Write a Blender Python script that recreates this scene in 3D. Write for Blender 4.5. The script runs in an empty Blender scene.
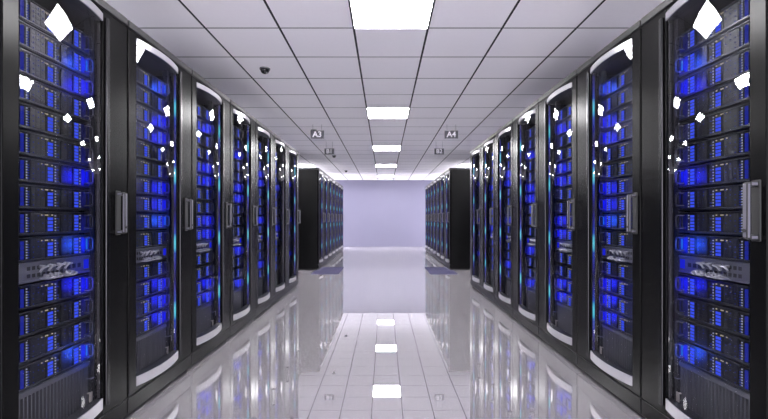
import bpy, bmesh, math, random
random.seed(7)
scene = bpy.context.scene
COL = scene.collection
V = scene.view_settings
V.view_transform = 'Standard'; V.look = 'None'; V.gamma = 1; V.use_curve_mapping = False
V.exposure = 0.0

# ------------------------------------------------------------------ layout (metres; camera at the origin looking along +Y)
EYE = 1.09
CEIL = 2.60
AISLE = 1.40            # cabinet fronts stand at x = -1.40 and +1.40
PITCH = 0.76
ROW_A = 1.53            # near rows start here, far rows start at ROW_B
ROW_B = 8.97
N_CAB = 7
WALL_Y = 16.55
BACK_Y = -3.0
SIDE_X = 4.5
WALL_X = 2.80
ORD = ['', 'first', 'second', 'third', 'fourth', 'fifth', 'sixth', 'seventh', 'eighth', 'ninth', 'tenth',
       'eleventh', 'twelfth', 'thirteenth', 'fourteenth', 'fifteenth']
SIDE = {-1: 'left', 1: 'right'}

# ------------------------------------------------------------------ materials
def new_mat(name):
    m = bpy.data.materials.new(name); m.use_nodes = True
    nt = m.node_tree; nt.nodes.clear()
    out = nt.nodes.new('ShaderNodeOutputMaterial')
    return m, nt, out

def pbr(name, col, rough=0.5, metal=0.0, spec=0.5, var=0.0, scale=8.0, bump=0.0, rvar=0.0):
    m, nt, out = new_mat(name)
    b = nt.nodes.new('ShaderNodeBsdfPrincipled')
    b.inputs['Base Color'].default_value = (*col, 1); b.inputs['Roughness'].default_value = rough
    b.inputs['Metallic'].default_value = metal; b.inputs['Specular IOR Level'].default_value = spec
    nt.links.new(b.outputs[0], out.inputs[0])
    if var or bump or rvar:
        tc = nt.nodes.new('ShaderNodeTexCoord')
        nz = nt.nodes.new('ShaderNodeTexNoise'); nz.inputs['Scale'].default_value = scale
        nz.inputs['Detail'].default_value = 4
        nt.links.new(tc.outputs['Object'], nz.inputs['Vector'])
        if var:
            rp = nt.nodes.new('ShaderNodeMapRange')
            rp.inputs['To Min'].default_value = 1 - var; rp.inputs['To Max'].default_value = 1 + var
            nt.links.new(nz.outputs[0], rp.inputs[0])
            mx = nt.nodes.new('ShaderNodeVectorMath'); mx.operation = 'SCALE'
            mx.inputs[0].default_value = col
            nt.links.new(rp.outputs[0], mx.inputs['Scale'])
            nt.links.new(mx.outputs[0], b.inputs['Base Color'])
        if rvar:
            rr = nt.nodes.new('ShaderNodeMapRange')
            rr.inputs['To Min'].default_value = max(0, rough - rvar); rr.inputs['To Max'].default_value = rough + rvar
            nt.links.new(nz.outputs[0], rr.inputs[0]); nt.links.new(rr.outputs[0], b.inputs['Roughness'])
        if bump:
            bp = nt.nodes.new('ShaderNodeBump'); bp.inputs['Strength'].default_value = bump
            bp.inputs['Distance'].default_value = 0.002
            nt.links.new(nz.outputs[0], bp.inputs['Height']); nt.links.new(bp.outputs[0], b.inputs['Normal'])
    return m

def emit(name, col, strength, sample=True):
    m, nt, out = new_mat(name)
    e = nt.nodes.new('ShaderNodeEmission')
    e.inputs[0].default_value = (*col, 1); e.inputs[1].default_value = strength
    nt.links.new(e.outputs[0], out.inputs[0])
    m.cycles.emission_sampling = 'AUTO' if sample else 'NONE'
    return m

def grid_mat(name, base, line, pitch_x, pitch_y, ox, oy, wx, wy, rough, spec, ior=1.5, noise=0.03, nscale=3.0, rline=0.6):
    """a flat surface ruled into square tiles; lines along y sit at x = ox + k*pitch, lines along x at y = oy + k*pitch"""
    m, nt, out = new_mat(name); N = nt.nodes; L = nt.links
    b = N.new('ShaderNodeBsdfPrincipled'); L.new(b.outputs[0], out.inputs[0])
    b.inputs['Specular IOR Level'].default_value = spec; b.inputs['IOR'].default_value = ior
    tc = N.new('ShaderNodeTexCoord'); sp = N.new('ShaderNodeSeparateXYZ'); L.new(tc.outputs['Object'], sp.inputs[0])
    def line_mask(axis, off, w, pitch):
        a = N.new('ShaderNodeMath'); a.operation = 'SUBTRACT'; a.inputs[1].default_value = off - pitch / 2
        L.new(sp.outputs[axis], a.inputs[0])
        f = N.new('ShaderNodeMath'); f.operation = 'PINGPONG'; f.inputs[1].default_value = pitch / 2
        # pingpong folds a distance onto 0..pitch/2, with pitch/2 on the lines
        L.new(a.outputs[0], f.inputs[0])
        g = N.new('ShaderNodeMath'); g.operation = 'GREATER_THAN'; g.inputs[1].default_value = pitch / 2 - w / 2
        L.new(f.outputs[0], g.inputs[0]); return g
    mk = N.new('ShaderNodeMath'); mk.operation = 'MAXIMUM'
    gx = line_mask('X', ox, wx, pitch_x); gy = line_mask('Y', oy, wy, pitch_y)
    L.new(gx.outputs[0], mk.inputs[0]); L.new(gy.outputs[0], mk.inputs[1])
    nz = N.new('ShaderNodeTexNoise'); nz.inputs['Scale'].default_value = nscale; nz.inputs['Detail'].default_value = 5
    L.new(tc.outputs['Object'], nz.inputs['Vector'])
    rp = N.new('ShaderNodeMapRange'); rp.inputs['To Min'].default_value = 1 - noise; rp.inputs['To Max'].default_value = 1 + noise
    L.new(nz.outputs[0], rp.inputs[0])
    sc = N.new('ShaderNodeVectorMath'); sc.operation = 'SCALE'; sc.inputs[0].default_value = base
    L.new(rp.outputs[0], sc.inputs['Scale'])
    mx = N.new('ShaderNodeMix'); mx.data_type = 'RGBA'
    L.new(mk.outputs[0], mx.inputs['Factor']); L.new(sc.outputs[0], mx.inputs['A']); mx.inputs['B'].default_value = (*line, 1)
    L.new(mx.outputs['Result'], b.inputs['Base Color'])
    mr = N.new('ShaderNodeMix'); mr.data_type = 'FLOAT'
    L.new(mk.outputs[0], mr.inputs['Factor']); mr.inputs['A'].default_value = rough; mr.inputs['B'].default_value = rline
    L.new(mr.outputs['Result'], b.inputs['Roughness'])
    return m

LAMP = 76.0
M = {}
M['floor'] = grid_mat('floor_tiles', (0.285, 0.271, 0.293), (0.10, 0.095, 0.105), 0.6, 0.6, 0.3, 2.885, 0.005, 0.006, 0.0, 0.5, 5.8, 0.0, 2.0, 0.0)
M['ceiling'] = grid_mat('ceiling_tiles', (0.91, 0.885, 0.925), (0.02, 0.02, 0.024), 0.588, 0.6, 0.346, 3.35, 0.018, 0.014, 0.9, 0.1, 1.5, 0.02, 30.0)
M['wall'] = pbr('lavender_paint', (0.125, 0.12, 0.18), 0.7, var=0.03, scale=2)
M['baseboard'] = pbr('pale_skirting', (0.55, 0.53, 0.62), 0.4)
M['frame'] = pbr('graphite_paint', (0.0025, 0.0025, 0.0027), 0.27, 0.0, 0.07)
M['panel'] = pbr('black_sheet_steel', (0.0025, 0.0025, 0.003), 0.35, 0.0, 0.15)
M['inner'] = pbr('dark_cabinet_lining', (0.012, 0.012, 0.014), 0.55)
M['cap'] = pbr('black_top_cap', (0.008, 0.008, 0.009), 0.4, 0.0)
M['silver'] = pbr('satin_silver', (0.34, 0.33, 0.355), 0.28, 0.25, var=0.02, scale=30)
M['bar'] = pbr('brushed_edge_bar', (0.03, 0.03, 0.032), 0.25, 1.0)
M['handle'] = pbr('grey_handle_metal', (0.11, 0.108, 0.135), 0.35, 0.2)
M['gasket'] = pbr('black_rubber', (0.006, 0.006, 0.007), 0.6)
M['chassis'] = pbr('server_black', (0.007, 0.007, 0.008), 0.42, 0.0, 0.3, var=0.1, scale=20)
M['lip'] = pbr('server_lip_grey', (0.045, 0.045, 0.05), 0.35, 0.5)
M['bay'] = pbr('drive_bay_grey', (0.009, 0.009, 0.0105), 0.4, 0.0, 0.4)
M['slot'] = pbr('slot_black', (0.008, 0.008, 0.010), 0.6)
M['loop'] = pbr('dark_loop_plastic', (0.03, 0.03, 0.036), 0.3)
M['glow_face'] = pbr('blue_glow_catcher', (0.010, 0.012, 0.085), 0.4)  # blue put into the base colour so the glow reads stronger
M['patch'] = pbr('patch_panel_aluminium', (0.10, 0.10, 0.12), 0.4, 0.3)
M['cable'] = pbr('grey_cable', (0.22, 0.217, 0.235), 0.4)
M['vent'] = pbr('vent_grey', (0.11, 0.11, 0.12), 0.4, 0.4)
M['tag'] = pbr('tan_tag', (0.42, 0.38, 0.33), 0.6)
M['dome'] = pbr('smoked_dome', (0.006, 0.006, 0.008), 0.15)
M['ring'] = pbr('dome_ring_grey', (0.10, 0.10, 0.11), 0.4)
M['sign'] = pbr('sign_charcoal', (0.045, 0.043, 0.055), 0.5)
M['letter'] = pbr('sign_letter_white', (0.72, 0.70, 0.75), 0.5)
M['wire'] = pbr('wire_steel', (0.12, 0.12, 0.13), 0.4, 0.6)
M['vtile'] = pbr('blue_grey_grate', (0.07, 0.065, 0.13), 0.6, 0.0, 0.1)
M['lightframe'] = pbr('light_frame_grey', (0.45, 0.44, 0.47), 0.5)
M['lamp'] = emit('lamp_diffuser', (1.0, 0.985, 1.0), LAMP)
M['block'] = emit('blue_block_light', (0.055, 0.10, 0.90), 0.95, False)
M['edge'] = emit('blue_edge_light', (0.035, 0.05, 0.55), 0.5, False)
M['dotw'] = emit('white_indicator', (0.75, 0.78, 1.0), 0.42, False)
M['dotb'] = emit('blue_indicator', (0.09, 0.14, 0.75), 0.40, False)
M['doty'] = emit('amber_indicator', (1.0, 0.86, 0.6), 0.5, False)
M['glow'] = emit('blue_handle_glow', (0.02, 0.03, 1.0), 0.6, False)
M['glowc'] = emit('cyan_handle_glow', (0.05, 0.35, 1.0), 0.5, False)

def glass_mats():
    m, nt, out = new_mat('door_glass'); N = nt.nodes; L = nt.links
    tr = N.new('ShaderNodeBsdfTransparent'); tr.inputs[0].default_value = (0.86, 0.87, 0.90, 1)
    gl = N.new('ShaderNodeBsdfGlossy'); gl.inputs['Roughness'].default_value = 0.0
    gl.inputs[0].default_value = (1, 1, 1, 1)
    # coated glass: a little reflection face on, more at a glancing angle
    lw = N.new('ShaderNodeLayerWeight'); lw.inputs[0].default_value = 0.5
    pw = N.new('ShaderNodeMath'); pw.operation = 'POWER'; pw.inputs[1].default_value = 4.0; L.new(lw.outputs['Facing'], pw.inputs[0])
    fr = N.new('ShaderNodeMath'); fr.operation = 'MULTIPLY_ADD'; fr.inputs[1].default_value = 0.20; fr.inputs[2].default_value = 0.028
    L.new(pw.outputs[0], fr.inputs[0])
    mx = N.new('ShaderNodeMixShader')
    L.new(fr.outputs[0], mx.inputs[0]); L.new(tr.outputs[0], mx.inputs[1]); L.new(gl.outputs[0], mx.inputs[2])
    L.new(mx.outputs[0], out.inputs[0])
    c, nt2, out2 = new_mat('door_glass_inner_face')
    t2 = nt2.nodes.new('ShaderNodeBsdfTransparent'); t2.inputs[0].default_value = (0.98, 0.98, 1.0, 1)
    nt2.links.new(t2.outputs[0], out2.inputs[0])
    return m, c
M['glass'], M['glass_in'] = glass_mats()

def strip_mat():
    """LED strip: blue along its length with four bright cyan lamps"""
    m, nt, out = new_mat('led_strip'); N = nt.nodes; L = nt.links
    tc = N.new('ShaderNodeTexCoord'); sp = N.new('ShaderNodeSeparateXYZ'); L.new(tc.outputs['Object'], sp.inputs[0])
    a = N.new('ShaderNodeMath'); a.operation = 'SUBTRACT'; a.inputs[1].default_value = 0.475; L.new(sp.outputs['Z'], a.inputs[0])
    p = N.new('ShaderNodeMath'); p.operation = 'PINGPONG'; p.inputs[1].default_value = 0.226; L.new(a.outputs[0], p.inputs[0])
    r = N.new('ShaderNodeValToRGB'); L.new(p.outputs[0], r.inputs[0])
    e = r.color_ramp.elements
    e[0].position = 0.0; e[0].color = (0.10, 0.62, 0.72, 1)
    e[1].position = 0.035; e[1].color = (0.06, 0.48, 0.62, 1)
    for pos, c in ((0.065, (0.012, 0.05, 0.42, 1)), (0.14, (0.006, 0.008, 0.22, 1)), (0.226, (0.003, 0.003, 0.05, 1))):
        q = e.new(pos); q.color = c
    em = N.new('ShaderNodeEmission'); em.inputs[1].default_value = 1.1
    m.cycles.emission_sampling = 'NONE'
    L.new(r.outputs[0], em.inputs[0]); L.new(em.outputs[0], out.inputs[0])
    return m
M['strip'] = strip_mat()

# ------------------------------------------------------------------ mesh helpers
class MB:
    """collects shapes; u runs along the row, v goes back into the cabinet, z is up; s mirrors v to the left or right row"""
    def __init__(self, s=1):
        self.v = []; self.f = []; self.m = []; self.mats = []; self.s = s
    def slot(self, key):
        if key not in self.mats: self.mats.append(key)
        return self.mats.index(key)
    def box(self, u0, u1, v0, v1, z0, z1, mat):
        b = len(self.v); k = self.slot(mat)
        for z in (z0, z1):
            for (u, v) in ((u0, v0), (u1, v0), (u1, v1), (u0, v1)):
                self.v.append((self.s * v, u, z))
        fs = [(0, 3, 2, 1), (4, 5, 6, 7), (0, 1, 5, 4), (1, 2, 6, 5), (2, 3, 7, 6), (3, 0, 4, 7)]
        for f in fs:
            self.f.append(tuple(b + i for i in f)); self.m.append(k)
    def quad(self, pts, mat):
        b = len(self.v); k = self.slot(mat)
        self.v += [(self.s * v, u, z) for (u, v, z) in pts]
        self.f.append(tuple(range(b, b + len(pts)))); self.m.append(k)
    def prism(self, outline, z0, z1, mat):
        b = len(self.v); k = self.slot(mat); n = len(outline)
        for z in (z0, z1): self.v += [(self.s * v, u, z) for (u, v) in outline]
        self.f.append(tuple(b + i for i in range(n))); self.m.append(k)
        self.f.append(tuple(b + n + i for i in range(n))); self.m.append(k)
        for i in range(n):
            j = (i + 1) % n
            self.f.append((b + i, b + j, b + n + j, b + n + i)); self.m.append(k)
    def tube(self, path, r, mat, n=8):
        """round tube through points (u, v, z)"""
        from mathutils import Vector
        k = self.slot(mat); P = [Vector((self.s * p[1], p[0], p[2])) for p in path]; rings = []
        prev = None
        for i, p in enumerate(P):
            t = (P[min(i + 1, len(P) - 1)] - P[max(i - 1, 0)]).normalized()
            a = prev if prev is not None else (Vector((0, 0, 1)) if abs(t.z) < .9 else Vector((1, 0, 0)))
            x = (a - t * a.dot(t)).normalized(); prev = x; y = t.cross(x)
            b = len(self.v); rings.append(b)
            for j in range(n):
                q = p + (x * math.cos(2 * math.pi * j / n) + y * math.sin(2 * math.pi * j / n)) * r
                self.v.append(tuple(q))
        for a, b in zip(rings, rings[1:]):
            for j in range(n):
                self.f.append((a + j, a + (j + 1) % n, b + (j + 1) % n, b + j)); self.m.append(k)
        self.f.append(tuple(rings[0] + j for j in reversed(range(n)))); self.m.append(k)
        self.f.append(tuple(rings[-1] + j for j in range(n))); self.m.append(k)
    def mesh(self, name, bevel=0.0, smooth=False, recalc=True):
        me = bpy.data.meshes.new(name); me.from_pydata(self.v, [], self.f)
        for key in self.mats: me.materials.append(M[key])
        for p, k in zip(me.polygons, self.m): p.material_index = k; p.use_smooth = smooth
        if recalc or bevel:
            bm = bmesh.new(); bm.from_mesh(me)
            if recalc: bmesh.ops.recalc_face_normals(bm, faces=bm.faces)
            if bevel:
                es = [e for e in bm.edges if len(e.link_faces) == 2 and e.calc_face_angle(0) > 0.6]
                bmesh.ops.bevel(bm, geom=es, offset=bevel, segments=2, profile=0.5, affect='EDGES', clamp_overlap=True)
            bm.to_mesh(me); bm.free()
        return me

def link(name, me, parent=None, loc=(0, 0, 0)):
    o = bpy.data.objects.new(name, me); COL.objects.link(o); o.location = loc
    if parent: o.parent = parent
    return o
def tag(o, label, cat, group=None, kind=None):
    if label: o['label'] = label
    if cat: o['category'] = cat
    if group: o['group'] = group
    if kind: o['kind'] = kind
    return o
def thing(name, loc, label, cat, group=None):
    return tag(link(name, None, None, loc), label, cat, group)
def struct(name, mb, label=None):
    o = link(name, mb.mesh(name)); o['kind'] = 'structure'
    if label: o['label'] = label
    return o

# ------------------------------------------------------------------ the room
def rbox(x0, x1, y0, y1, z0, z1, mat):
    m = MB(1); m.box(y0, y1, x0, x1, z0, z1, mat); return m
struct('floor', rbox(-SIDE_X, SIDE_X, BACK_Y, WALL_Y, -0.08, 0.0, 'floor'), 'glossy pale lilac tiled floor').data
struct('ceiling', rbox(-SIDE_X, SIDE_X, BACK_Y, WALL_Y, CEIL, CEIL + 0.08, 'ceiling'), 'pale suspended ceiling of square tiles')
struct('wall_far', rbox(-SIDE_X - .1, SIDE_X + .1, WALL_Y, WALL_Y + .1, -0.08, CEIL + .08, 'wall'), 'plain lavender end wall')
# the side walls stand behind the rows and stop short of the end bay, left open so the added world light gets in
for sx in (-1, 1):
    m = MB(sx); m.box(BACK_Y, ROW_B + 2.6, WALL_X, WALL_X + .1, 0, CEIL, 'wall')
    struct('wall_' + SIDE[sx], m)

# ------------------------------------------------------------------ ceiling lights
def light_meshes():
    f = MB(); a = 0.290; b = 0.284
    f.box(-.302, .302, -a, -b, -0.006, 0.0, 'lightframe'); f.box(-.302, .302, b, a, -0.006, 0.0, 'lightframe')
    f.box(-.302, -.296, -b, b, -0.006, 0.0, 'lightframe'); f.box(.296, .302, -b, b, -0.006, 0.0, 'lightframe')
    d = MB(); d.box(-.296, .296, -b, b, -0.004, 0.0, 'lamp')
    return f.mesh('light_frame'), d.mesh('light_diffuser')
lf, ld = light_meshes()
def ceiling_light(x, y, label):
    t = thing('ceiling_light', (x, y, CEIL), label, 'ceiling light', 'square ceiling light panels')
    link('frame', lf, t); link('diffuser', ld, t)
for k in range(-1, 5):
    y = 3.05 + 3.0 * k
    ceiling_light(0.052, y, 'bright square light panel in the ceiling over the aisle, %s from the far wall' % ORD[5 - k])
for s in (-1, 1):
    for k in range(0, 5):
        y = 3.05 + 3.0 * k
        ceiling_light(0.052 + s * 2.352, y, 'square ceiling light panel above the %s cabinet rows, %s from the far wall' % (SIDE[s], ORD[5 - k]))

# ------------------------------------------------------------------ server cabinet meshes
U0, U1 = 0.006, PITCH - 0.006
GA, GB, SAG = 0.079, 0.553, 0.033         # the curved glass spans GA..GB and bulges by SAG
VF = -0.012                                # front plane of the door frame
RAD = ((GB - GA) / 2) ** 2 / (2 * SAG) + SAG / 2
def arc(extra=0.0, n=24, a=GA, b=GB):
    c = (GA + GB) / 2; pts = []
    for i in range(n + 1):
        u = a + (b - a) * i / n
        v = VF - (math.sqrt(RAD * RAD - (u - c) ** 2) - (RAD - SAG)) - extra
        pts.append((u, v))
    return pts

def cabinet_meshes(s):
    K = {}
    m = MB(s)                                # carcass: back, inner floor, roof sheet
    m.box(U0 + .02, U1 - .02, 0.98, 1.0, 0.06, 2.13, 'inner')
    m.box(U0 + .02, U1 - .02, 0.03, 0.98, 0.10, 0.13, 'inner')
    m.box(U0 + .02, U1 - .02, 0.03, 0.98, 2.11, 2.13, 'inner')
    K['body'] = m.mesh('body')
    for nm, a, b in (('near', U0, U0 + .02), ('far', U1 - .02, U1)):
        m = MB(s); m.box(a, b, 0.03, 1.0, 0.03, 2.13, 'panel'); K['side_' + nm] = m.mesh('side_panel', 0.002)
    m = MB(s); m.box(U0, U1, -0.016, 1.0, 2.13, 2.17, 'cap'); K['top_cap'] = m.mesh('top_cap', 0.005)
    m = MB(s); m.box(U0 + .004, U1 - .004, 0.02, 0.98, 0.0, 0.03, 'gasket'); m.box(U0, U1, -0.012, 0.03, 0.028, 0.116, 'frame')
    K['base_plinth'] = m.mesh('base_plinth', 0.003)
    m = MB(s)                                # door frame
    z0, z1 = 0.122, 2.127
    m.box(U0, GA, VF, 0.03, z0, z1, 'frame'); m.box(GB, U1, VF, 0.03, z0, z1, 'frame')
    m.box(GA, GB, VF + .001, 0.03, z0, 0.152, 'frame'); m.box(GA, GB, VF + .001, 0.03, 2.100, z1, 'frame')
    K['door'] = m.mesh('door', 0.004)
    m = MB(s)                                # glass, 5 mm thick
    A = arc(0, 32); B = [(u, v + .005) for (u, v) in A]; zb, zt = 0.2055, 2.0635
    for (p, q), (r, t) in zip(zip(A, A[1:]), zip(B, B[1:])):
        m.quad([(p[0], p[1], zb), (q[0], q[1], zb), (q[0], q[1], zt), (p[0], p[1], zt)], 'glass')
        m.quad([(r[0], r[1], zb), (r[0], r[1], zt), (t[0], t[1], zt), (t[0], t[1], zb)], 'glass_in')
        for z, flip in ((zb, 1), (zt, 0)):
            q4 = [(p[0], p[1], z), (q[0], q[1], z), (t[0], t[1], z), (r[0], r[1], z)]
            m.quad(q4[::-1] if flip else q4, 'glass_in')
    me = m.mesh('glass_pane', recalc=False)
    bm = bmesh.new(); bm.from_mesh(me); bmesh.ops.remove_doubles(bm, verts=bm.verts, dist=1e-6)
    bmesh.ops.recalc_face_normals(bm, faces=bm.faces)
    for f in bm.faces: f.smooth = True
    bm.normal_update()
    # the outward side of the pane must face the aisle
    tot = sum((f.normal.x * s) for f in bm.faces if f.material_index == 0)
    if tot > 0: bmesh.ops.reverse_faces(bm, faces=bm.faces)
    es = [e for e in bm.edges if len(e.link_faces) == 2 and e.calc_face_angle(0) > 0.6]
    for e in es: e.smooth = False
    bm.to_mesh(me); bm.free(); K['glass_pane'] = me
    for nm, a, b in (('top', 2.0640, 2.100), ('bottom', 0.1525, 0.205)):
        m = MB(s); o = arc(0.003, 28); o2 = arc(-0.004, 28)
        m.prism(o + o2[::-1], a, b, 'silver'); m.prism([(GA, 0.02)] + arc(-0.0045, 28) + [(GB, 0.02)], a + .001, b - .001, 'gasket'); K['trim_' + nm] = m.mesh('silver_trim')
    m = MB(s); m.box(GB + .016, GB + .044, VF - .012, VF + .002, 0.16, 2.09, 'bar'); K['edge_bar'] = m.mesh('edge_bar', 0.006)
    for nm, mt in (('on', 'strip'), ('off', 'gasket')):
        m = MB(s); m.box(GB - .009, GB - .0005, 0.0, 0.009, 0.21, 2.05, mt); K['strip_' + nm] = m.mesh('light_strip')
    hu = 0.672 if s < 0 else 0.046
    m = MB(s)
    m.box(hu - .020, hu + .020, VF - .006, VF + .002, 1.005, 1.235, 'gasket')
    m.box(hu - .014, hu + .014, VF - .034, VF - .004, 1.012, 1.030, 'handle')
    m.box(hu - .014, hu + .014, VF - .034, VF - .004, 1.210, 1.228, 'handle')
    m.box(hu - .011, hu + .011, VF - .046, VF - .030, 1.016, 1.224, 'handle')
    K['handle'] = m.mesh('handle', 0.004)
    m = MB(s); m.tube([(hu, VF - .044, 1.045), (hu, VF - .049, 1.045)], 0.007, 'slot', 12); K['key_lock'] = m.mesh('key_lock')
    for nm, a in (('near', 0.108), ('far', 0.626)):
        m = MB(s); m.box(a, a + .026, 0.096, 0.13, 0.13, 2.11, 'inner')
        for i in range(70): m.box(a + .009, a + .017, 0.0945, 0.096, 0.16 + i * .028, 0.168 + i * .028, 'slot')
        K['rail_' + nm] = m.mesh('mounting_rail')
    m = MB(s); m.box(0.14, 0.62, 0.115, 0.14, 0.13, 0.368, 'slot')
    m.box(0.14, 0.62, 0.098, 0.115, 0.345, 0.368, 'vent'); m.box(0.14, 0.62, 0.098, 0.115, 0.13, 0.15, 'vent')
    for i in range(24): m.box(0.143 + i * .02, 0.150 + i * .02, 0.098, 0.116, 0.15, 0.345, 'vent')
    K['vent_grille'] = m.mesh('vent_grille')
    m = MB(s)
    m.tube([(0.600, 0.075, 0.285), (0.628, 0.070, 0.285), (0.634, 0.070, 0.279), (0.634, 0.070, 0.245)], 0.0035, 'handle')
    m.tube([(0.600, 0.075, 0.285), (0.600, 0.098, 0.285)], 0.0035, 'handle')
    K['latch_hook'] = m.mesh('latch_hook', smooth=True)
    m = MB(s); m.box(0.596, 0.618, 0.080, 0.086, 0.165, 0.215, 'tag'); m.box(0.600, 0.612, 0.080, 0.099, 0.205, 0.212, 'tag')
    K['cable_tag'] = m.mesh('cable_tag', 0.003)
    return K

def cabinet(s, y, K, label, group, lit, detail):
    t = thing('server_cabinet', (s * AISLE, y, 0), label, 'server cabinet', group)
    link('body', K['body'], t); link('side_panel', K['side_near'], t); link('side_panel', K['side_far'], t)
    link('top_cap', K['top_cap'], t); link('base_plinth', K['base_plinth'], t)
    d = link('door', K['door'], t)
    link('glass_pane', K['glass_pane'], d); link('silver_trim', K['trim_top'], d)['label'] = 'silver curved trim plate at the top'
    link('silver_trim', K['trim_bottom'], d)['label'] = 'silver curved trim plate at the bottom'
    link('edge_bar', K['edge_bar'], d); link('light_strip', K['strip_on' if lit else 'strip_off'], d)
    link('handle', K['handle'], d)
    if detail:
        link('key_lock', K['key_lock'], d)
        link('latch_hook', K['latch_hook'], t); link('cable_tag', K['cable_tag'], t)
    link('mounting_rail', K['rail_near'], t); link('mounting_rail', K['rail_far'], t)
    link('vent_grille', K['vent_grille'], t)
    return t

# ------------------------------------------------------------------ rack server and patch panel meshes
SW, SH, SP = 0.48, 0.1116, 0.112       # server width, height, stacking pitch
def server_parts(s, glow):
    P = []
    m = MB(s)                            # chassis with a raised rim and slotted face
    m.box(0, SW, 0.004, 0.62, 0, 0.103, 'chassis'); m.box(0.004, SW - .004, 0.05, 0.62, 0.103, SH, 'slot')
    m.box(0, SW, -0.006, 0.004, 0.004, 0.011, 'lip'); m.box(0, SW, -0.004, 0.004, 0.099, 0.103, 'lip')
    m.box(0, SW, 0.0, 0.004, 0, 0.004, 'slot')
    m.box(0.202, 0.206, -0.002, 0.004, 0.011, 0.0925, 'bay'); m.box(0.292, 0.296, -0.002, 0.004, 0.011, 0.0925, 'bay')
    m.box(0.366, 0.370, -0.002, 0.004, 0.011, 0.0925, 'bay'); m.box(0.118, 0.121, -0.002, 0.004, 0.011, 0.0925, 'bay')
    for i in range(5): m.box(0.424, 0.438, 0.001, 0.0045, 0.02 + i * .016, 0.029 + i * .016, 'slot')
    rnd = random.Random(11)
    def dots(m, u, n, mat, z0=.018, z1=.088, w=.0045, h=.0050, skip=0.0):
        for i in range(n):
            if rnd.random() < skip: continue
            z = z0 + (z1 - z0) * i / max(1, n - 1)
            m.box(u, u + w, -0.003, 0.004, z - h / 2, z + h / 2, mat)
    for u, n, k in ((0.110, 7, .3), (0.134, 4, .4), (0.160, 4, .5), (0.184, 3, .4), (0.272, 6, .4), (0.314, 5, .3), (0.346, 5, .4)):
        dots(m, u, n, 'dotb', z1=.084, w=.0035, h=.004, skip=k)
    m.box(0.420, 0.478, -0.001, 0.004, 0.012, 0.092, 'glow_face')  # added plate, tinted to catch the blue glow at this end
    P.append(('chassis', m))
    def carriers(u, cols, rows, w, h):
        m = MB(s)                        # a bank of drive carriers on one backing plate
        m.box(u, u + cols * w, 0.0, 0.004, 0.014, 0.014 + rows * h, 'slot')
        for c in range(cols):
            for r in range(rows):
                a = u + c * w + .001; b = 0.015 + r * h
                m.box(a, a + w - .003, -0.001, 0.0, b, b + h - .003, 'bay'); m.box(a + .004, a + w - .007, -0.0016, -0.001, b + .003, b + .007, 'slot')
        P.append(('drive_bank', m))
    carriers(0.124, 3, 4, .0255, .0205); carriers(0.298, 2, 3, .032, .028)
    m = MB(s); m.box(0.212, 0.245, -0.001, 0.004, 0.013, 0.081, 'slot')
    for c in range(2):
        for r in range(4):
            m.box(0.214 + c * .0152, 0.2265 + c * .0152, -0.003, -0.001, 0.016 + r * .016, 0.028 + r * .016, 'block')
    P.append(('light_block', m))
    m = MB(s); m.box(0.373, 0.403, -0.001, 0.004, 0.012, 0.092, 'slot')
    for c in range(2):
        for r in range(5):
            m.box(0.3755 + c * .0135, 0.3865 + c * .0135, -0.003, -0.001, 0.0145 + r * .0155, 0.0260 + r * .0155, 'block')
    P.append(('light_block', m))
    m = MB(s)
    for r in range(4): m.box(0.077, 0.086, -0.004, 0.004, 0.013 + r * .0195, 0.0305 + r * .0195, 'edge')
    P.append(('edge_light', m))
    for u, n, z1, k in ((0.100, 7, .087, 0), (0.255, 6, .084, 0), (0.411, 6, .087, .2)):
        m = MB(s); m.box(u - .001, u + .006, 0.0005, 0.004, .012, z1 + .004, 'slot'); dots(m, u, n, 'dotw', z1=z1, skip=k)
        P.append(('indicator_column', m))
    m = MB(s); m.box(0.174, 0.245, 0.0005, 0.004, 0.083, 0.092, 'slot')
    for u in (0.177, 0.199, 0.209, 0.236): m.box(u, u + .0055, -0.003, 0.004, 0.085, 0.0895, 'doty')
    P.append(('indicator_row', m))
    m = MB(s); hm = 'loop'
    z0, z1, a, b = 0.024, 0.088, 0.446, 0.474
    path = [(a, .006, z0), (a, -.014, z0), (a + .010, -.022, z0), (b - .008, -.022, z0), (b, -.022, z0 + .010), (b, -.022, z1 - .010), (b - .008, -.022, z1), (a + .010, -.022, z1), (a, -.014, z1), (a, .006, z1)]
    m.tube(path, 0.0036, hm, 8)
    P.append(('pull_handle', m))
    m = MB(s); m.box(0.455, 0.463, -0.003, 0.004, 0.030, 0.082, {0: 'slot', 1: 'glow', 2: 'glowc'}[glow])
    P.append(('status_lamp', m))
    return P
def merged(parts, s):
    m = MB(s)
    for _, p in parts:
        b = len(m.v); m.v += p.v; m.f += [tuple(i + b for i in f) for f in p.f]
        m.m += [m.slot(p.mats[k]) for k in p.m]
    return m

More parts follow.
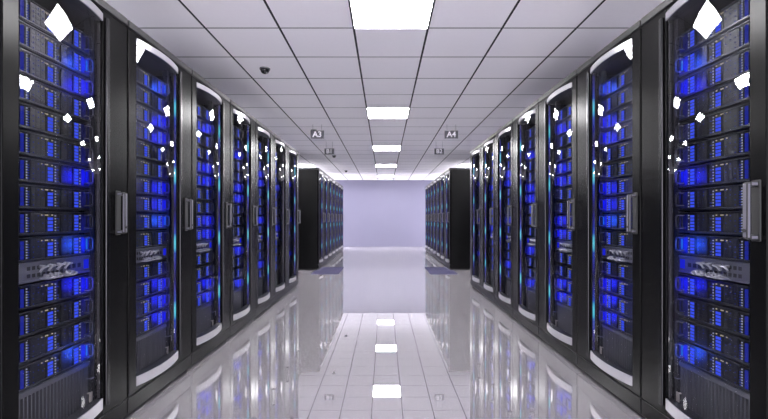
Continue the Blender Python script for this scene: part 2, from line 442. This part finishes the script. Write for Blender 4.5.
def panel_parts(s, lit):
    P = []; H = 0.0835
    m = MB(s); m.box(0, SW, 0.0, 0.25, 0.0, H, 'patch'); m.box(0, SW, -0.004, 0.0, 0.0, 0.008, 'patch'); m.box(0, SW, -0.004, 0.0, 0.076, H, 'patch')
    P.append(('faceplate', m))
    m = MB(s)
    for i in range(3): m.box(0.33 + i * .034, 0.35 + i * .034, -0.0015, 0.002, 0.032, 0.052, 'slot')
    for i in range(8):
        for r in range(2): m.box(0.105 + i * .026, 0.121 + i * .026, -0.001, 0.002, 0.018 + r * .032, 0.034 + r * .032, 'slot')
    P.append(('port_sockets', m))
    def hook(u, z):
        m = MB(s)
        m.tube([(u, .004, z), (u, -.026, z), (u - .004, -.037, z + .002), (u - .014, -.042, z + .004), (u - .026, -.040, z), (u - .032, -.034, z - .009), (u - .034, -.028, z - .019)], 0.0046, 'cable', 10)
        m.tube([(u, .0, z), (u, -.024, z)], 0.0075, 'cable', 10)
        return m
    def plug(u, z, du, dz):
        m = MB(s)
        m.tube([(u, .004, z), (u, -.026, z), (u + du * .35, -.042, z - .003 + dz * .1), (u + du * .75, -.044, z - .006 + dz * .5), (u + du, -.034, z - .008 + dz), (u + du * 1.1, -.010, z - .006 + dz), (u + du * 1.1, .003, z - .004 + dz)], 0.0058, 'cable', 10)
        m.tube([(u, .0, z), (u, -.024, z)], 0.0085, 'cable', 10)
        return m
    for i, u in enumerate((0.172, 0.218, 0.268, 0.314)): P.append(('cable_plug', hook(u, 0.060)))
    for i, u in enumerate((0.196, 0.226, 0.256, 0.312, 0.342)): P.append(('cable_plug', plug(u, 0.0175, -0.020, -0.002)))
    m = MB(s); m.box(0.440, 0.470, -0.004, 0.001, 0.02, 0.066, 'glow' if lit else 'block'); P.append(('status_light', m))
    return P

Z_UP = 0.907      # the patch panel's top; ten servers above it, four below
def slot_heights():
    zs = [Z_UP + SP * k for k in range(9, -1, -1)] + [0.372 + SP * k for k in range(3, -1, -1)]
    return zs          # from the top server down

GLOW = {0: {1: 2, 2: 1, 6: 1, 9: 2, 13: 2, 10: 1},
        1: {0: 2, 2: 1, 3: 1, 6: 1, 7: 1, 8: 2, 11: 1, 12: 1, 13: 1},
        2: {1: 1, 4: 1, 5: 1, 8: 1, 9: 1, 12: 1, 13: 1},
        3: {2: 1, 5: 1, 6: 1, 10: 1, 13: 1}, 4: {3: 1, 4: 1, 8: 1, 12: 1}, 5: {4: 1, 9: 1}, 6: {3: 1, 8: 1, 12: 1}}
DETAIL_CABS = 3
GLOW_W = 0.5
def glow_lamp(parent, s, g):
    """the light a server's blue status lamp gives off"""
    l = bpy.data.lights.new('blue_glow', 'AREA'); l.energy = GLOW_W; l.shape = 'DISK'; l.size = 0.06
    l.color = (0.01, 0.015, 1.0) if g == 1 else (0.015, 0.09, 1.0)
    o = bpy.data.objects.new('blue_glow', l); COL.objects.link(o); o.parent = parent; o.location = (-s * 0.058, 0.425, 0.056); o.rotation_euler = (0, -s * math.pi / 2, 0)
for s in (-1, 1):
    K = cabinet_meshes(s)
    SPARTS = {g: server_parts(s, g) for g in (0, 1, 2)}
    SMESH = {g: [(n, p.mesh(n, smooth=(n == 'pull_handle'))) for n, p in SPARTS[g]] for g in (0, 1, 2)}
    SONE = {g: merged(SPARTS[g], s).mesh('rack_server') for g in (0, 1, 2)}
    PP = panel_parts(s, True)
    PMESH = [(n, p.mesh(n, smooth=(n == 'cable_plug'))) for n, p in PP]
    PONE = merged(PP, s).mesh('patch_panel')
    side = SIDE[s]
    for c in range(N_CAB):
        y = ROW_A + c * PITCH
        cabinet(s, y, K, 'black server cabinet with bulging glass door, %s from the camera in the near %s row' % (ORD[c + 1], side),
                'server cabinets in the near %s row' % side, c not in ((0, 5) if s < 0 else (0,)), c < DETAIL_CABS)
        for i, z in enumerate(slot_heights()):
            g = GLOW[c].get(i, 0)
            loc = (s * (AISLE + 0.10), y + 0.14, z)
            lab = '%s server from the top in the %s cabinet from the camera, near %s row' % (ORD[i + 1], ORD[c + 1], side)
            lab = ('blue-glowing ' if g else 'black ') + lab
            grp = 'rack servers in the near %s row' % side
            if c < DETAIL_CABS:
                t = thing('rack_server', loc, lab, 'server', grp)
                for n, me in SMESH[g]:
                    o = link(n, me, t)
                    if n == 'status_lamp' and g: o['label'] = 'status lamp lit bright blue'
            else:
                t = tag(link('rack_server', SONE[g], None, loc), lab, 'server', grp)
            if g: glow_lamp(t, s, g)
        loc = (s * (AISLE + 0.10), y + 0.14, 0.372 + 4 * SP + 0.001)
        lab = 'patch panel with grey cables in the %s cabinet from the camera, near %s row' % (ORD[c + 1], side)
        if c < DETAIL_CABS:
            t = thing('patch_panel', loc, lab, 'patch panel', 'patch panels')
            for n, me in PMESH: link(n, me, t)
        else:
            tag(link('patch_panel', PONE, None, loc), lab, 'patch panel', 'patch panels')
    # far row: the doors are seen edge-on, so their servers cannot be told apart
    stuff = MB(s); src = SPARTS[1]
    for c in range(N_CAB):
        y = ROW_B + c * PITCH
        cabinet(s, y, K, 'black server cabinet with lit glass door, %s from the camera in the far %s row' % (ORD[c + 1], side),
                'server cabinets in the far %s row' % side, True, False)
        for z in slot_heights():
            stuff.box(c * PITCH + .14, c * PITCH + .62, 0.104, 0.6, z, z + SH - .004, 'chassis')
            stuff.box(c * PITCH + .35, c * PITCH + .39, 0.100, 0.104, z + .02, z + .09, 'block')
            stuff.box(c * PITCH + .50, c * PITCH + .55, 0.100, 0.104, z + .02, z + .09, 'block')
    o = link('far_servers', stuff.mesh('far_servers'), None, (s * AISLE, ROW_B, 0))
    tag(o, 'dark servers with blue lights behind the glass doors of the far %s row' % side, 'servers', None, 'stuff')

# ------------------------------------------------------------------ perforated floor tiles in front of the far rows
def vent_tile_mesh(w, l):
    m = MB(); t = 0.004; b = .03
    m.box(0, l, 0, b, 0, t, 'vtile'); m.box(0, l, w - b, w, 0, t, 'vtile'); m.box(0, b, b, w - b, 0, t, 'vtile'); m.box(l - b, l, b, w - b, 0, t, 'vtile')
    m.box(b, l - b, b, w - b, 0, 0.001, 'vtile')
    n = 14
    for i in range(n):
        a = b + (l - 2 * b) * (i + .2) / n; m.box(a, a + (l - 2 * b) / n * .62, b, w - b, 0.001, t, 'vtile')
    return m.mesh('floor_grate')
g1 = vent_tile_mesh(0.55, 0.6); g2 = vent_tile_mesh(0.485, 0.6)
for s in (-1, 1):
    for me, y, w, which in ((g1, 8.285, 0.55, 'nearer'), (g2, 8.885, 0.485, 'farther')):
        x = 0.9 if s > 0 else -0.9 - w
        tag(link('floor_grate', me, None, (x, y, 0.0)), '%s of two blue-grey slotted floor grates before the far %s row' % (which, SIDE[s]),
            'floor grate', 'slotted floor grates')

# ------------------------------------------------------------------ hanging aisle signs
def text_mesh(body, size):
    cu = bpy.data.curves.new('lettering', 'FONT'); cu.body = body; cu.size = size; cu.extrude = 0.0015; cu.offset = 0.0022
    cu.align_x = 'CENTER'; cu.align_y = 'CENTER'
    o = bpy.data.objects.new('lettering', cu); COL.objects.link(o)
    bpy.context.view_layer.update()
    me = bpy.data.meshes.new_from_object(o.evaluated_get(bpy.context.evaluated_depsgraph_get()))
    bpy.data.objects.remove(o); bpy.data.curves.remove(cu)
    me.materials.clear(); me.materials.append(M['letter'])
    return me
def sign(x, y, w, h, drop, body, label):
    t = thing('hanging_sign', (x, y, CEIL), label, 'sign', 'aisle signs hanging from the ceiling')
    m = MB(); m.box(-.006, .006, -w / 2, w / 2, -drop - h, -drop, 'sign'); link('plate', m.mesh('plate', 0.002), t)
    for k in (-1, 1):
        m = MB(); m.tube([(0, k * w * .33, -drop), (0, k * w * .33, 0)], 0.0022, 'wire', 6); link('wire', m.mesh('wire'), t)
    o = link('lettering', text_mesh(body, h * 0.98), t, (0, -.0075, -drop - h / 2)); o.rotation_euler = (math.pi / 2, 0, 0)
for s, a, b in ((-1, 'A3', 'B1'), (1, 'A4', 'B2')):
    sign(s * 1.075, 6.78, .215, .128, .098, a, 'charcoal hanging sign lettered %s on the %s, the nearer of two' % (a, SIDE[s]))
    sign(s * 1.075, 8.28, .190, .118, .135, b, 'small charcoal hanging sign on the %s, the farther of two' % SIDE[s])

# ------------------------------------------------------------------ ceiling dome cameras
def dome_meshes():
    r = MB(); n = 28
    r.tube([(0, 0, 0.0), (0, 0, -0.012)], 0.052, 'ring', n)
    bm = bmesh.new(); bmesh.ops.create_uvsphere(bm, u_segments=28, v_segments=16, radius=0.045)
    bmesh.ops.delete(bm, geom=[v for v in bm.verts if v.co.z > 0.001], context='VERTS')
    rim = [e for e in bm.edges if e.is_boundary]; bmesh.ops.edgeloop_fill(bm, edges=rim)
    for f in bm.faces: f.smooth = True
    me = bpy.data.meshes.new('dome'); bm.to_mesh(me); bm.free(); me.materials.append(M['dome'])
    return r.mesh('base_ring'), me
dr, dd = dome_meshes()
for i, y in enumerate((4.25, 7.2, 10.1, 13.25)):
    t = thing('dome_camera', (-1.2, y, CEIL), ['black dome camera nearest the viewer on the left of the ceiling',
        'black dome camera on the ceiling just behind the A3 sign', 'black dome camera just past the small left sign',
        'tiny black dome camera nearest the far wall'][i], 'dome camera', 'ceiling dome cameras')
    link('base_ring', dr, t); link('dome', dd, t, (0, 0, -0.012))

# ------------------------------------------------------------------ world and camera
w = bpy.data.worlds.new('World'); scene.world = w; w.use_nodes = True
# portals in the three sides left open for an added bright surround, to guide the sampling of the light that comes in there
def portal(loc, rot, sx, sy):
    l = bpy.data.lights.new('fill_portal', 'AREA'); l.shape = 'RECTANGLE'; l.size = sx; l.size_y = sy
    l.cycles.is_portal = True
    o = bpy.data.objects.new('fill_portal', l); COL.objects.link(o); o.location = loc; o.rotation_euler = rot
portal((0, BACK_Y, CEIL / 2), (math.pi / 2, 0, 0), 2 * SIDE_X, CEIL)
END_Y = (ROW_B + 2.6 + WALL_Y) / 2
for sx in (-1, 1):
    portal((sx * (WALL_X + .1), END_Y, CEIL / 2), (math.pi / 2, 0, sx * math.pi / 2), WALL_Y - ROW_B - 2.6, CEIL)
w.node_tree.nodes['Background'].inputs[0].default_value = (1.0, 0.97, 1.06, 1)
w.node_tree.nodes['Background'].inputs[1].default_value = 8.0  # even surround light, added to lift the room's brightness
cam = bpy.data.cameras.new('Camera'); co = bpy.data.objects.new('Camera', cam); COL.objects.link(co)
co.location = (0, 0, EYE); co.rotation_euler = (math.pi / 2, 0, 0)
cam.sensor_width = 36; cam.lens = 423 / 768 * 36; cam.shift_y = 9.2 / 768; cam.shift_x = -0.3 / 768
cam.clip_start = 0.02; cam.clip_end = 100
scene.camera = co
scene.cycles.max_bounces = 10; scene.cycles.diffuse_bounces = 5; scene.cycles.glossy_bounces = 5
scene.cycles.transparent_max_bounces = 24; scene.cycles.use_denoising = True
scene.cycles.caustics_reflective = True; scene.cycles.blur_glossy = 1.0; scene.cycles.caustics_refractive = False
